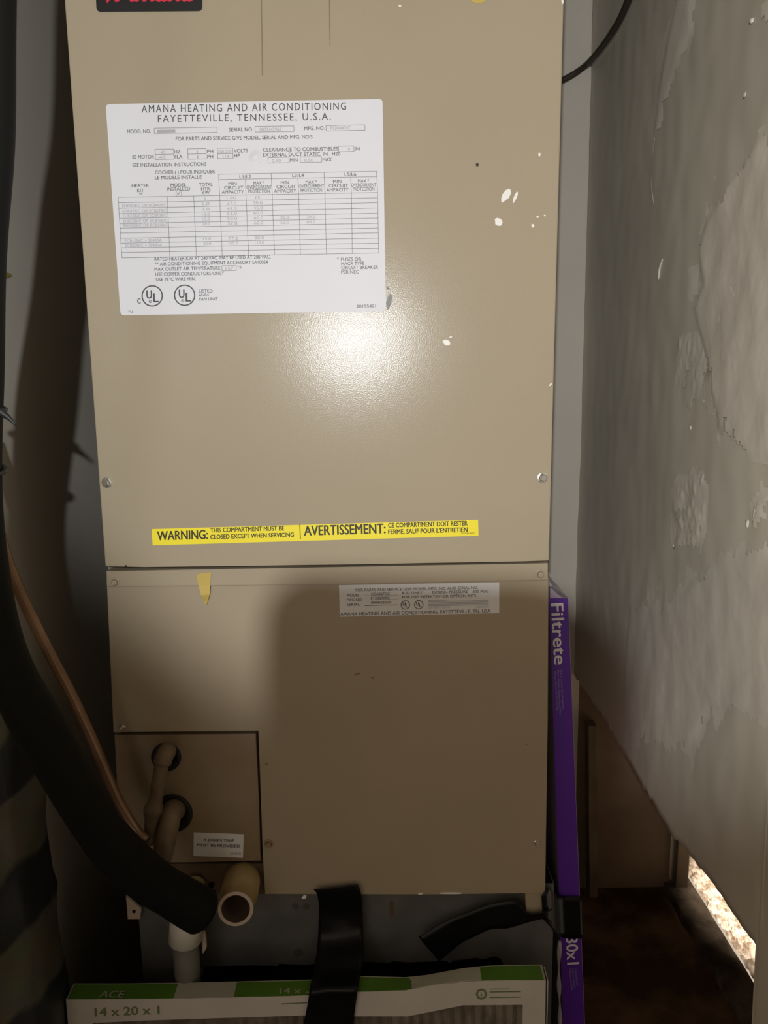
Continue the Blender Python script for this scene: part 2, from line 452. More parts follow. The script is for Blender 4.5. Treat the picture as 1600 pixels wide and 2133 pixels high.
compound([(1412, 700), (1455, 690), (1550, 730), (1540, 800), (1500, 880), (1440, 870), (1405, 790)], 0.0008, MT['comp2'], 0.0016, seed=4, step=0.0035, broken=0.02)
compound([(1420, 1000), (1470, 975), (1482, 1030), (1470, 1110), (1430, 1170), (1404, 1130), (1400, 1040)], 0.0008, MT['comp'], 0.0018, seed=5, step=0.0035, broken=-.02)
compound([(1700, 1000), (1590, 1030), (1562, 1080), (1572, 1110), (1600, 1060), (1700, 1060)], 0.003, MT['comp'], 0.002, seed=6)
compound([(1312, 1248), (1420, 1235), (1500, 1150), (1600, 1120), (1700, 1400), (1600, 1500), (1480, 1480), (1440, 1560), (1300, 1560), (1303, 1400)], 0.0014, MT['comp2'], 0.0004, seed=7, step=0.0045, rag=0.03)
compound([(1434, 560), (1455, 550), (1450, 625), (1432, 615)], 0.0010, MT['comp2'], seed=8)
compound([(1585, 10), (1620, 0), (1610, 60), (1575, 60)], 0.0012, MT['comp'], 0.002, seed=9)
# thin raised torn-paper ridge and crumbs
rb = bmesh.new()
for seg in ([(1412, 20), (1394, 96), (1378, 168), (1370, 232)], [(1368, 250), (1364, 300), (1358, 340)], [(1358, 365), (1360, 400), (1363, 425)], [(1380, 540), (1374, 560), (1372, 582)], [(1392, 170), (1386, 195), (1372, 225)], [(1602, 1040), (1575, 1060), (1570, 1088)]):
    tube([PX(a, b, XR - 0.001) for a, b in seg], lambda t: 0.0008 + 0.0008 * math.sin(PI * t), seg=6, per=5, bm=rb)
obj('torn_paper_ridge', rb, MT['comp'], WR, True)
for k, (a, b, r) in enumerate([(1384, 1530, .003), (1312, 1575, .0035), (1346, 1625, .003), (1352, 1655, .004), (1438, 890, .0025), (1557, 1090, .004), (1420, 320, .003), (1552, 195, .0025), (1565, 42, .003)]):
    p = PX(a, b, XR); bm = bmesh.new(); bmesh.ops.create_icosphere(bm, subdivisions=2, radius=r)
    for v in bm.verts: v.co = Vector((v.co.x * .4, v.co.y * 1.0, v.co.z * 1.1)) * (1 + .9 * noise.noise(v.co * 260 + Vector((k, 0, 0)))) + p
    obj('plaster_crumb', bm, MT['comp'], WR, True)

# brown board, batten and stud low on the right, under the torn wall
bd = PY(1400, 1700, YB).x
struct('wall_lower', box(XR + 0.012, bd, YB, YB + 0.012, 0, 0.85), MT['paper'], 'brown bare wallboard under the torn right wall')
tb = plate([PY(1226, 1512, YB - 0.03), PY(1243, 1512, YB - 0.03), PY(1244, 1700, YB - 0.03), PY(1246, 1880, YB - 0.03), PY(1229, 1888, YB - 0.03), PY(1227, 1700, YB - 0.03)], 0.028, bevel=0.001)
struct('trim_1', tb, MT['batten'], 'narrow pale batten standing in the back right corner')
st = box(bd + 0.008, bd + 0.035, YB - 0.02, YB + 0.06, 0, 0.85, bevel=0.002)
struct('trim_2', st, MT['batten'], 'grey wooden stud at the end of the brown wallboard')
# dark sill at the floor's edge, bright carpet of the next room beyond it
sill = bmesh.new()
sx = 0.660
rows = []
n = 40
gl = []
for k in range(n + 1):
    y = 0.85 + (1.72 - 0.85) * k / n
    e = 0.008 * noise.noise(Vector((y * 16, 1, 0)))
    prof = [(sx - 0.06 + e * .5, -0.02), (sx - 0.055 + e, 0.012), (sx - 0.012 + e * .5, 0.013 + e * .4), (sx + 0.003 + e * .3, 0.010), (sx + 0.006 + e, -0.02)]
    gl.append([sill.verts.new((a, y, b)) for a, b in prof])
for a, b in zip(gl, gl[1:]):
    for k in range(4): sill.faces.new((a[k], a[k + 1], b[k + 1], b[k]))
sill.faces.new(gl[0]); sill.faces.new(gl[-1][::-1])
struct('trim_3', sill, MT['dirt'], 'dark dirty sill along the floor edge under the right wall', True)
cp = bmesh.new()
g = {}
nx, ny = 70, 150
for i in range(nx + 1):
    for j in range(ny + 1):
        x = 0.668 + 0.52 * (i / nx) ** 1.5; y = 1.05 + 0.95 * j / ny
        g[i, j] = cp.verts.new((x, y, 0.006 + 0.012 * abs(noise.noise(Vector((x * 60, y * 60, 0)))) + 0.004 * noise.noise(Vector((x * 150, y * 150, 4)))))
for i in range(nx):
    for j in range(ny): cp.faces.new((g[i, j], g[i + 1, j], g[i + 1, j + 1], g[i, j + 1]))
CP = obj('carpet', cp, MT['carpet']); CP['kind'] = 'stuff'
tag(CP, 'bright cream carpet seen through the gap under the right wall', 'carpet')
# small dry paint spot on the left wall
bm = plate([PX(a, b, XL + 0.0012) for a, b in ((-14, 566), (8, 565), (22, 570), (24, 575), (12, 580), (-14, 580))], 0.001, bdir=Vector((-1, 0, 0)))
obj('paint_spot', bm, MT['mustard'], wl)

# ================================================================== AIR HANDLER
YD, YBAND, YLOW = 0.884, 0.893, 0.898       # door, cross band, lower panel fronts
aL0, aL1 = PY(134, 0, YD), PY(219, 1180, YD); aR0, aR1 = PY(1175, 0, YD), PY(1144, 1168, YD)
ZT = 2.05
def up_to(a, b, z): return a + (b - a) * ((z - a.z) / (b.z - a.z))
zbase = PY(700, 1862, YLOW).z
AH = thing('air_handler', ((aL1.x + aR1.x) / 2, 0.90, zbase), 'tall tan metal air handler cabinet with white rating label and yellow warning strip', 'air handler')
# casing behind the doors
xl = up_to(aL1, aL0, zbase).x; xr = up_to(aR1, aR0, zbase).x
pl = [up_to(aL1, aL0, z) + Vector((-0.0075, 0, 0)) for z in (ZT, zbase + 0.02)]
pr = [up_to(aR1, aR0, z) + Vector((-0.004, 0, 0)) for z in (zbase + 0.02, ZT)]
cs = plate([Vector((p.x, 0.915, p.z)) for p in pl + pr], 0.50)
obj('casing', cs, MT['casing'], AH)
door = plate([up_to(aL1, aL0, ZT), up_to(aR1, aR0, ZT), aR1, PY(1100, 1169, YD), PY(700, 1176, YD), PY(300, 1181, YD), aL1], 0.026, bevel=0.0016)
obj('upper_door', door, MT['tan'], AH)
band = plate([PY(221, 1190, YBAND), PY(700, 1181, YBAND), PY(1142, 1173, YBAND), PY(1142, 1209, YBAND), PY(700, 1217, YBAND), PY(222, 1223, YBAND)], 0.020, bevel=0.0012)
obj('cross_band', band, MT['tan'], AH)
low = plate([PY(222, 1216, YLOW), PY(1143, 1203, YLOW), PY(1141, 1500, YLOW), PY(1136, 1861, YLOW), PY(900, 1863, YLOW), PY(552, 1863, YLOW), PY(548, 1790, YLOW), PY(538, 1523, YLOW), PY(236, 1526, YLOW)], 0.015, bevel=0.0010)
obj('lower_panel', low, MT['tan_low'], AH)
# pipe access plate, set a little back with open seams
YP = 0.902
ap = plate([PY(238, 1531, YP), PY(533, 1529, YP), PY(539, 1660, YP), PY(543, 1793, YP), PY(400, 1796, YP), PY(252, 1797, YP)], 0.010, bevel=0.0008)
AP = obj('access_plate', ap, MT['plate'], AH)
# recess behind the plate seams and around the drain outlets
obj('drain_recess', plate([PY(237, 1520, 0.9135), PY(556, 1520, 0.9135), PY(556, 1866, 0.9135), PY(262, 1866, 0.9135)], 0.0013), MT['seam'], AH)
obj('drain_pan', plate([PY(258, 1799, 0.908), PY(548, 1799, 0.908), PY(551, 1862, 0.908), PY(262, 1862, 0.908)], 0.004), MT['wood'], AH)
bm = bmesh.new()
for a, b, r in ((440, 1845, 7), (444, 1862, 7), (447, 1878, 4)):
    p = PY(a, b, 0.9045); lathe(p, Vector((0, 1, 0)), [(0, 0), (0, r * 0.00054), (0.002, r * 0.00054)], 12, bm)
obj('drain_slot', bm, MT['black'], AH)
# feet
obj('foot', plate([PY(1094, 1858, 0.9), PY(1136, 1858, 0.9), PY(1133, 1903, 0.9), PY(1096, 1903, 0.9)], 0.012, bevel=0.001), MT['tan_low'], AH)
ft = plate([PY(262, 1868, 0.9), PY(294, 1895, 0.9), PY(291, 1915, 0.9), PY(266, 1915, 0.9)], 0.004, bevel=0.0006)
FT = obj('foot', ft, MT['pvcrim'], AH)
obj('bolt_hole', lathe(PY(279, 1899, 0.8995), Vector((0, 1, 0)), [(0, 0), (0, 0.0024), (0.0004, 0.0024)], 10), MT['black'], FT)
# screws
def screw(px, py, Y, r, m, tilt=0.0):
    p = PY(px, py, Y); d = Vector((tilt, -1, 0.1 * tilt))
    bm = lathe(p, d, [(0, r * 1.25), (0.0012, r * 1.25), (0.0016, r * 0.92)], 20)
    lathe(p, d, [(0.001, r * 0.92), (0.0048, r * 0.88), (0.0056, r * 0.7), (0.0056, 0)], 6, bm)
    return obj('screw', bm, m, AH)
screw(223, 1005, YD, 0.0049, MT['zinc'], -0.15); screw(1130, 995, YD, 0.0049, MT['zinc'], 0.1)
screw(1125, 1195, YBAND, 0.0042, MT['tan']); screw(240, 1212, YBAND, 0.0042, MT['tan'])
screw(1117, 1754, YLOW, 0.0026, MT['zinc'], 0.2); screw(255, 1514, YLOW, 0.0026, MT['zinc'])
screw(560, 1757, YLOW, 0.0045, MT['plate'])

# ---- large rating label
YT = YD - 0.0004
RL = obj('rating_label', plate([PY(a, b, YT) for a, b in rounded([(220, 217), (797, 206), (804, 648), (251, 657)], 9)], 0.0003), MT['labelw'], AH, label='white rating label')
P = Print(YT - 0.00025); G = Print(YT - 0.00025); R = Print(YT - 0.0002)
T = P.text; P0 = P; P = Print(YT - 0.00025); T = P.text
T('AMANA HEATING AND AIR CONDITIONING', (295, 234.5), (721, 228.5), 15.5, 0.004, 1.25)
T('FAYETTEVILLE, TENNESSEE, U.S.A.', (329, 254.5), (689, 249.5), 14.5, 0.004, 1.25)
P.done('heading_text', MT['ink'], RL); P = P0; T = P.text
for s, a, b, c in [('MODEL NO.', (265, 277.5), (314, 276.6), 7.5), ('SERIAL NO.', (477, 274), (527, 273), 7.5), ('MFG. NO.', (634, 271), (676, 270.2), 7.5),
    ("FOR PARTS AND SERVICE GIVE MODEL, SERIAL AND MFG. NO'S.", (366, 293), (653, 288.6), 7.6),
    ('HZ', (363.5, 320), (376, 319.7), 7.5), ('FLA', (364, 330.5), (380, 330.2), 7.5), ('ID MOTOR', (276, 331), (321, 330.2), 7.5),
    ('PH', (431.5, 319), (444, 318.7), 7.5), ('PH', (432, 330), (444, 329.7), 7.5), ('VOLTS', (487.5, 318), (516, 317.4), 7.5), ('HP', (488, 328.3), (500, 328), 7.5),
    ('CLEARANCE TO COMBUSTIBLES', (548, 315.8), (704, 313.4), 7.6), ('IN', (739.5, 313.5), (749, 313.3), 7.6),
    ('EXTERNAL DUCT STATIC, IN.  H20', (548, 326.5), (709, 324), 7.6), ('MIN', (604, 337), (620.5, 336.7), 7.2), ('MAX', (672, 336), (691, 335.6), 7.2),
    ('SEE INSTALLATION INSTRUCTIONS', (276, 347.5), (430, 345.2), 7.4), ('COCHER ( ) POUR INDIQUER', (323, 362.8), (448, 361), 7.2), ('LE MODELE INSTALLE', (323, 373.5), (420, 372), 7.2),
    ('L1/L2', (499, 371.4), (523, 371), 6.8), ('L3/L4', (609, 368.8), (633, 368.4), 6.8), ('L5/L6', (718, 366.6), (742, 366.2), 6.8),
    ('HEATER', (274.5, 390.3), (310, 389.7), 7), ('KIT', (286, 400.4), (299.5, 400.2), 7), ('**', (290, 408), (297, 407.8), 6),
    ('MODEL', (355.5, 389), (388, 388.4), 7), ('INSTALLED', (348, 397.4), (396, 396.6), 7), ('(   )', (366, 406), (379, 405.8), 7),
    ('TOTAL', (415, 388), (443, 387.5), 7), ('HTR.', (419, 397), (439, 396.6), 7), ('KW.', (421, 405), (438, 404.8), 7),
    ('RATED HEATER KW AT 240 VAC. MAY BE USED AT 208 VAC.', (322, 543), (564, 538.3), 7), ('** AIR CONDITIONING EQUIPMENT ACCESSORY SA10054', (323, 553.6), (558, 549), 7),
    ('MAX OUTLET AIR TEMPERATURE', (322, 564.4), (459, 561.6), 7), ('\u00b0F', (495, 560.8), (503.5, 560.6), 7), ('USE COPPER CONDUCTORS ONLY', (324, 575), (467, 572.2), 7), ('USE 75\u00b0C WIRE MIN.', (325, 585.6), (408, 584), 7),
    ('*', (702, 543.5), (706, 543.4), 7), ('FUSES OR', (710.5, 543.6), (753, 542.8), 6.8), ('HACR TYPE', (711, 552.6), (759, 551.7), 6.8), ('CIRCUIT BREAKER', (711, 561.2), (788, 559.8), 6.8), ('PER NEC', (711, 570.2), (748, 569.5), 6.8),
    ('LISTED', (414.5, 609.4), (443, 608.9), 6.6), ('6N04', (415, 617.6), (435, 617.2), 6.2), ('FAN UNIT', (415.5, 626.2), (453.5, 625.6), 6.4), ('TLJ', (267, 651), (276, 650.8), 4), ('20195401', (743, 641), (783, 640.3), 6.2)]:
    T(s, a, b, c, 0.002)
for k in range(3):
    dx, dy = 109 * k, -2.3 * k
    for s, x0, x1, y in (('MIN', 476, 493, 386.2), ('CIRCUIT', 467, 507, 394.8), ('AMPACITY', 462, 508, 403.6), ('MAX *', 528, 551, 384.8), ('OVERCURRENT', 513.5, 566, 393.4), ('PROTECTION', 517.5, 562, 402)):
        T(s, (x0 + dx, y + dy), (x1 + dx, y + dy - 0.5), 7, 0.0)
P.line((369.5, 403), (371, 406), .9); P.line((371, 406), (375, 399), .9)
bm = bmesh.new(); cb = PY(532, 327, YT); g = []
for i in range(13):
    r = i / 12
    g.append([bm.verts.new(PY(532 + 15 * r * math.cos(a) - 4 * r * math.sin(a), 327 + 17 * r * math.sin(a), YT - .00035) + Vector((0, -0.0022 * (1 - r * r) ** 2, 0))) for a in [2 * PI * k / 28 for k in range(28)]] if i else [bm.verts.new(cb + Vector((0, -.0026, 0)))])
for k in range(28): bm.faces.new((g[0][0], g[1][k], g[1][(k + 1) % 28]))
for i in range(1, 12):
    for k in range(28): bm.faces.new((g[i][k], g[i + 1][k], g[i + 1][(k + 1) % 28], g[i][(k + 1) % 28]))
obj('raised_bubble', bm, MT['labelw'], RL, True)
P0 = P
for cx, cy in ((317, 616.4), (384.6, 615)):
    P = Print(YT - 0.00025); T = P.text
    P.ring(cx, cy, 22.3, 2.6)
    T('U', (cx - 11.5, cy + 5.5), (cx - 0.5, cy + 5.3), 17, 0.035); T('L', (cx + 2.6, cy + 13), (cx + 13, cy + 12.8), 18, 0.035)
    P.ring(cx - 4, cy + 11.5, 3.2, 1.0, 14); T('R', (cx - 5.2, cy + 13.3), (cx - 2.8, cy + 13.3), 3.6)
    P.done('round_mark', MT['ink'], RL)
P = P0; T = P.text
T('C', (286, 632), (293, 631.9), 10, 0.02)
# rules and boxes
R.rect(321, 267, 452, 278); R.rect(531, 263.6, 612, 275); R.rect(679, 261.4, 760, 272.8)
R.rect(323, 311, 361.6, 332.3); R.line((323.5, 321.7), (362, 321)); R.rect(391, 310, 429, 331.8); R.line((391.5, 321), (429.5, 320.4)); R.rect(452.6, 308.8, 484.6, 330.6); R.line((453, 320.6), (485, 320))
R.rect(705, 304.4, 737, 316); R.rect(558, 328.4, 602, 339.7); R.rect(625.5, 327.2, 669.5, 338.6); R.rect(462, 553.6, 492, 563.8)
XT = [246, 348.5, 403.5, 457.5, 512.5, 567, 622, 677, 732, 786.5]; XB_ = [254, 354, 409, 463, 518, 572, 626, 680, 734, 789]
YLs = [411, 422.5, 434, 445, 455, 466, 475.3, 485.5, 496.5, 506.5, 516, 526, 537]; YRs = [401, 412, 422.3, 433.3, 444, 454.2, 465, 475, 485, 496, 506.5, 517, 527]
for k in range(13):
    t = k / 12; R.line((246 + 8 * t, YLs[k]), (786.5 + 2.5 * t, YRs[k]))
for a, b in zip(XT, XB_):
    u = (a - 246) / 541; R.line((a, 411 - 10 * u), (b, 537 - 10 * u))
R.line((455.5, 363), (785, 356.8)); R.line((456, 374), (785.5, 368))
for i, a in enumerate(XT[3:]):
    u = (a - 457) / 330; y0 = 363 - 6.2 * u + (0 if i % 2 == 0 else 11); R.line((a - (2 if i % 2 == 0 else 1.3), y0), (a, 407 - 6 * u))
# faded typed entries
g_ = lambda s, x0, x1, y, c=6.2: G.text(s, (x0, y), (x1, y - 0.018 * (x1 - x0)), c, 0.006)
g_('8803142966', 541, 586, 273.2, 7); g_('P1206401C', 688, 730, 270.2, 7)
G.fill([(327, 270.5), (365, 269.8), (365.5, 275.5), (327.5, 276.2)])
g_('60', 336, 344, 320.2); g_('.40', 328, 345, 331); g_('1', 410, 412, 319.6); g_('1', 411, 413, 330.4); g_('208-230', 454, 482, 319.2); g_('1/4', 464, 478, 329.6)
g_('0', 725, 729, 313.6); g_('0.10', 566, 585, 338); g_('0.50', 634, 653, 336.8); g_('157', 470, 486, 562.4)
for k, s in zip((1, 2, 3, 4, 5), ('EHK05B/C OR ECB05B/C', 'EHK07B/C OR ECB07B/C', 'EHK10B/C OR ECB10B/C', 'EHK15B/C OR ECB15B/C', 'EHK20B/C OR ECB20B/C')):
    g_(s, 254 + k * .7, 346 + k * .8, YLs[k + 1] - 2.2, 6)
g_('ECB15B/C + SP430A', 260, 337, 504.6, 6); g_('ECB20B/C + SP430A', 260.6, 337.6, 514.4, 6)
def cell(c, k, s, wdt):
    t = k / 12; x = (XT[c] + (XB_[c] - XT[c]) * t + XT[c + 1] + (XB_[c + 1] - XT[c + 1]) * t) / 2 - 3
    u = (x - 246) / 541; y = YLs[k + 1] + (YRs[k + 1] - YLs[k + 1]) * u - 2.4
    g_(s, x - wdt / 2, x + wdt / 2, y)
for k, a, b, c in ((0, '0', '1.90', '15'), (1, '5.0', '27.0', '30.0'), (2, '7.0', '41.3', '45.0'), (3, '10.0', '53.0', '60.0'), (4, '15.0', '59.0', '60.0'), (5, '20.0', '57.0', '60.0'), (8, '15.0', '77.2', '80.0'), (9, '20.0', '105.7', '110.0')):
    cell(2, k, a, 4 if len(a) == 1 else 16); cell(3, k, b, 20); cell(4, k, c, 9 if len(c) == 2 else 19)
cell(5, 4, '26.0', 18); cell(6, 4, '30.0', 18); cell(5, 5, '52.0', 18); cell(6, 5, '60.0', 18)
P.done('printed_text', MT['ink'], RL)['kind'] = 'stuff'; G.done('typed_entries', MT['ink2'], RL)['kind'] = 'stuff'; R.done('ruled_lines', MT['inkg'], RL)

# ---- yellow warning strip
WL = obj('warning_strip', plate([PY(a, b, YT) for a, b in ((316, 1102), (996, 1083), (997, 1116), (318, 1136))], 0.0003), MT['yellow'], AH, label='yellow warning strip')
P = Print(YT - 0.00025)
P.text('WARNING:', (328, 1125.5), (433, 1122.3), 18.5, 0.034); P.text('THIS COMPARTMENT MUST BE', (438.5, 1109), (592, 1104.6), 9, 0.036); P.text('CLOSED EXCEPT WHEN SERVICING', (438.5, 1123), (612, 1118), 9, 0.036)
P.line((624.5, 1092), (626, 1123), 1.6)
P.done('english_text', MT['inkb'], WL); P = Print(YT - 0.00025)
P.text('AVERTISSEMENT:', (634, 1115.5), (803, 1110.6), 20, 0.034); P.text('CE COMPARTIMENT DOIT RESTER', (809, 1099), (974, 1094.5), 9.3, 0.036); P.text("FERME, SAUF POUR L'ENTRETIEN", (809, 1112.4), (974, 1107.8), 9.3, 0.036)
P.text('20231401', (960, 1112.2), (988, 1111.5), 2.6)
P.done('french_text', MT['inkb'], WL)

# ---- nameplate on the lower panel
YN = YLOW - 0.0004
NP = obj('nameplate', plate([PY(a, b, YN) for a, b in ((706, 1219), (1040, 1213), (1040, 1277), (708, 1285))], 0.0003), MT['label2'], AH, label='small silver nameplate')
P = Print(YN - 0.00025); G = Print(YN - 0.00025)
for s, a, b, c in [('FOR PARTS AND SERVICE GIVE MODEL, MFG. NO. AND SERIAL NO.', (741, 1232), (996, 1227), 5.6), ('MODEL', (723, 1243), (749, 1242.5), 5.6), ('MFG NO', (723, 1252.4), (754, 1251.8), 5.6), ('SERIAL', (723, 1262), (750, 1261.5), 5.6),
    ('CCA36FCC', (773, 1240), (812, 1239.3), 5.2), ('P1203909C', (773, 1248.6), (812, 1248), 5.2), ('0004100559', (773, 1258), (815, 1257.3), 5.2), ('R-22 ONLY', (838, 1238), (880, 1237.2), 5.4), ('DESIGN PRESSURE', (901, 1236.6), (975, 1235.2), 5.4), ('300 PSIG', (985, 1235), (1018, 1234.4), 5.4),
    ('FOR USE WITH TXV OR OPTION KITS', (838, 1246.4), (992, 1243.2), 5.4), ('AMANA HEATING AND AIR CONDITIONING, FAYETTEVILLE, TN. USA', (709, 1283), (1022, 1275.8), 7)]:
    P.text(s, a, b, c, 0.004)
for y in (1240.5, 1249.5): G.line((760, y), (828, y - 1), .6)
P.line((760, 1261.5), (828, 1260), 1.0)
for cx, cy in ((844.5, 1260), (872.5, 1259.4)):
    P.ring(cx, cy, 9.6, 1.4, 22); P.text('U', (cx - 5, cy + 2), (cx, cy + 1.9), 7.4, 0.04); P.text('L', (cx + .6, cy + 5.4), (cx + 5.6, cy + 5.2), 7.8, 0.04)
for k in range(5):
    G.line((892, 1250.5 + 2.9 * k), (930 if k == 0 else 1018, 1250.2 + 2.9 * k - (0.3 if k == 0 else 2.2)), 1.5)
G.text('OF HEAT PUMP', (892, 1268), (938, 1267), 3.8); G.text('20215701', (992, 1266.4), (1018, 1265.8), 3.8)
P.done('printed_text', MT['ink'], NP)['kind'] = 'stuff'; G.done('small_print', MT['ink2'], NP)['kind'] = 'stuff'

# ---- drain label on the access plate
YQ = YP - 0.0004
DL = obj('drain_label', plate([PY(a, b, YQ) for a, b in ((403.5, 1734), (508, 1738), (506, 1787), (403, 1783))], 0.0003), MT['label2'], AH, label='small white drain label')
P = Print(YQ - 0.00025)
P.text('A DRAIN TRAP', (424, 1752.5), (488, 1754.3), 6, 0.03); P.text('MUST BE PROVIDED', (411, 1763), (500, 1765.8), 6, 0.03); P.text('20157601', (480, 1779.5), (502, 1780.2), 3.6)
P.done('printed_text', MT['ink'], DL)['kind'] = 'stuff'

# ---- black badge at the very top
BG = obj('badge', plate([PY(a, b, YD - 0.0016) for a, b in rounded([(197, -78), (421, -84), (421, 22), (201, 24)], 9)], 0.0015), MT['badge'], AH, label='black badge with red lettering')
P = Print(YD - 0.0018)
P.text('Amana', (240, 3), (400, 2), 52, 0.04, slant=0.1)
P.fill([(208, -24), (226, -40), (246, -26), (224, 7)])
P.done('badge_lettering', MT['red'], BG)

# ---- wear marks on the door and the lower panel
def blob(cx, cy, rx, ry, ang=0, n=11, seed=0, jag=.35):
    out = []
    for k in range(n):
        a = 2 * PI * k / n; r = 1 + jag * noise.noise(Vector((math.cos(a) * 1.7, math.sin(a) * 1.7, seed)))
        x, y = rx * r * math.cos(a), ry * r * math.sin(a)
        out.append((cx + x * math.cos(ang) - y * math.sin(ang), cy + x * math.sin(ang) + y * math.cos(ang)))
    return out
def marks(name, blobs, m, Y, h=0.0004, kind=None):
    bm = bmesh.new()
    for k, bl in enumerate(blobs): plate([PY(a, b, Y - h) for a, b in blob(*bl, seed=k * 3.1)], h, bm)
    return obj(name, bm, m, AH, kind=kind)
marks('paint_splatter', [(1055, 406, 17, 7, -1.0)], MT['white'], YD, 0.0008)
marks('paint_splatter', [(1074, 410, 14, 3, -1.2)], MT['white'], YD, 0.0008)
marks('paint_splatter', [(1039, 463, 10, 7, .9)], MT['white'], YD, 0.0008)
marks('paint_splatter', [(931, 714, 9, 5.5, .5)], MT['white'], YD, 0.0008)
marks('paint_specks', [(1124, 322, 2.5, 4), (1120, 452, 3, 2), (1135, 449, 2.5, 1.6), (1110, 470, 3, 4, -.4), (1147, 801, 4, 1.6, -.8), (1172, 3, 2.5, 6), (939, 702, 3, 1.5), (833, 12, 3, 2)], MT['white'], YD, 0.0005, 'stuff')
marks('dark_speck', [(994.5, 343, 3.4, 3.6)], MT['mark'], YD)
marks('dark_speck', [(262, 1179, 3, 2)], MT['mark'], YD)
marks('scuff', [(811, 628, 6, 16, .2)], MT['scuff'], YD)
marks('scuff', [(809, 601, 3, 2.4)], MT['scuff'], YD)
bm = bmesh.new()
plate([PY(a, b, YD - 0.0003) for a, b in ((542.6, -30), (545, -30), (547, 90), (547.6, 157), (545.6, 157), (544.8, 90))], 0.0003, bm)
obj('drip_streak', bm, MT['mark2'], AH)
obj('drip_streak', plate([PY(a, b, YD - 0.0003) for a, b in ((685, -30), (687.6, -30), (688, 60), (688.4, 96), (686.8, 96), (686, 60))], 0.0003), MT['mark2'], AH)
marks('dirt_marks', [(745, 1404, 8, 2, -.3), (776, 1412, 5, 1.6, .4), (1097, 1551, 2, 1.6), (555, 1592, 3, 3)], MT['mark2'], YLOW, 0.0003, 'stuff')

# ---- grommets and refrigerant stubs
def grommet(px, py, r):
    p = PY(px, py, YP)
    bm = lathe(p, Vector((0, -1, 0)), [(-0.001, r), (0.003, r), (0.0045, r * .93), (0.003, r * .70), (0.0, r * .62), (0, 0)], 30)
    return obj('grommet', bm, MT['rubber'], AH, True)
grommet(347, 1576, 0.0185); grommet(360, 1693, 0.0255)
liq = [PY(351, 1571, 0.895), PY(347, 1566, 0.872), PY(338, 1590, 0.862), PY(331, 1625, 0.860), PY(325, 1660, 0.858), PY(319, 1690, 0.856), PY(316, 1725, 0.853), PY(318, 1756, 0.850)]
bm = tube(liq, lambda t: 0.0085 + (0.0022 if .10 < t < .30 else 0) + 0.0032 * math.exp(-((t - .70) / .06) ** 2), seg=16, per=9)
obj('liquid_line', bm, MT['oldcopper'], AH, True)
suc = [PY(366, 1688, 0.898), PY(358, 1690, 0.868), PY(352, 1718, 0.854), PY(344, 1756, 0.842), PY(336, 1790, 0.835)]
obj('suction_line', tube(suc, lambda t: 0.0128 - 0.0010 * t, seg=20, per=8), MT['oldcopper'], AH, True)
# ---- drain outlets
p0 = PY(505, 1832, 0.905); p1 = PY(491, 1893, 0.838); ax = (p1 - p0); L = ax.length
bm = lathe(p0, ax, [(0, 0.0235), (L * .55, 0.0235), (L * .56, 0.0215), (L, 0.0212)], 32)
dr = obj('drain_outlet', bm, MT['pvcold'], AH, True)
ax.normalize()
obj('cut_rim', lathe(p0, ax, [(L - .0005, 0.0213), (L + .0006, 0.0213), (L + .0006, 0.0172), (L - .0005, 0.0172)], 32), MT['pvcrim'], dr)
obj('bore', lathe(p0, ax, [(L + .0002, 0.0172), (L * .3, 0.0165), (L * .3, 0)], 32), MT['pvcin'], dr, True)
bm = lathe(PY(408, 1838, 0.903), Vector((0, -1, -.3)), [(0, 0.012), (0.012, 0.012), (0.013, 0.014), (0.026, 0.0135), (0.028, 0.010), (0.028, 0)], 20)
obj('drain_plug', bm, MT['brass'], AH, True)

# ================================================================== GALVANISED BASE with a ragged opening
YG = 0.912
zt = PY(700, 1861, YLOW).z - 0.0008
PLN = thing('return_plenum', (PY(700, 1950, YG).x, 1.1, 0), 'dull galvanised sheet metal base box with a ragged black opening', 'plenum')
def gp(a, b): return PY(a, b, YG)
lx0, lx1 = gp(286, 1870).x, gp(1154, 1870).x
hole = [(398, 2062), (404, 2044), (424, 2030), (426, 2013), (520, 2011), (578, 2012), (582, 2008), (640, 2010), (700, 2004), (770, 2004), (812, 2006), (818, 2002), (850, 2005), (900, 2003), (925, 2001), (938, 2006), (945, 2001), (975, 1998), (990, 1995), (1006, 1998), (1030, 1993), (1042, 1996), (1048, 2008), (1056, 2018), (1053, 2034), (1062, 2050)]
hw = [gp(a, b) for a, b in hole]
outer = [Vector((lx0, YG, zt)), Vector((lx1, YG, zt)), Vector((lx1, YG, 0.003)), Vector((hw[-1].x, YG, 0.003))] + hw[::-1] + [Vector((hw[0].x, YG, 0.003)), Vector((lx0, YG, 0.003))]
obj('front_sheet', plate(outer, 0.0015), MT['galv'], PLN)
obj('side_sheet', box(lx0, lx0 + .0015, YG + .002, 1.42, 0.003, zt), MT['galv'], PLN)
obj('side_sheet', box(lx1 - .0015, lx1, YG + .002, 1.42, 0.003, zt), MT['galv'], PLN)
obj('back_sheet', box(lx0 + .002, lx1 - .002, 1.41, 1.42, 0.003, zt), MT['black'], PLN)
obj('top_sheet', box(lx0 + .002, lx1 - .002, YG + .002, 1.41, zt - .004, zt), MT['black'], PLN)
obj('opening_shade_sheet', box(lx0 + .002, lx1 - .002, YG + .06, YG + .064, 0.003, zt - .005), MT['black'], PLN)  # black sheet standing in for the darkness inside the opening
obj('rust_streak', plate([gp(a, b) + Vector((0, -0.0004, 0)) for a, b in ((812, 1878), (821, 1877), (820, 1905), (816, 1914), (812, 1906))], 0.0003), MT['wood'], PLN)
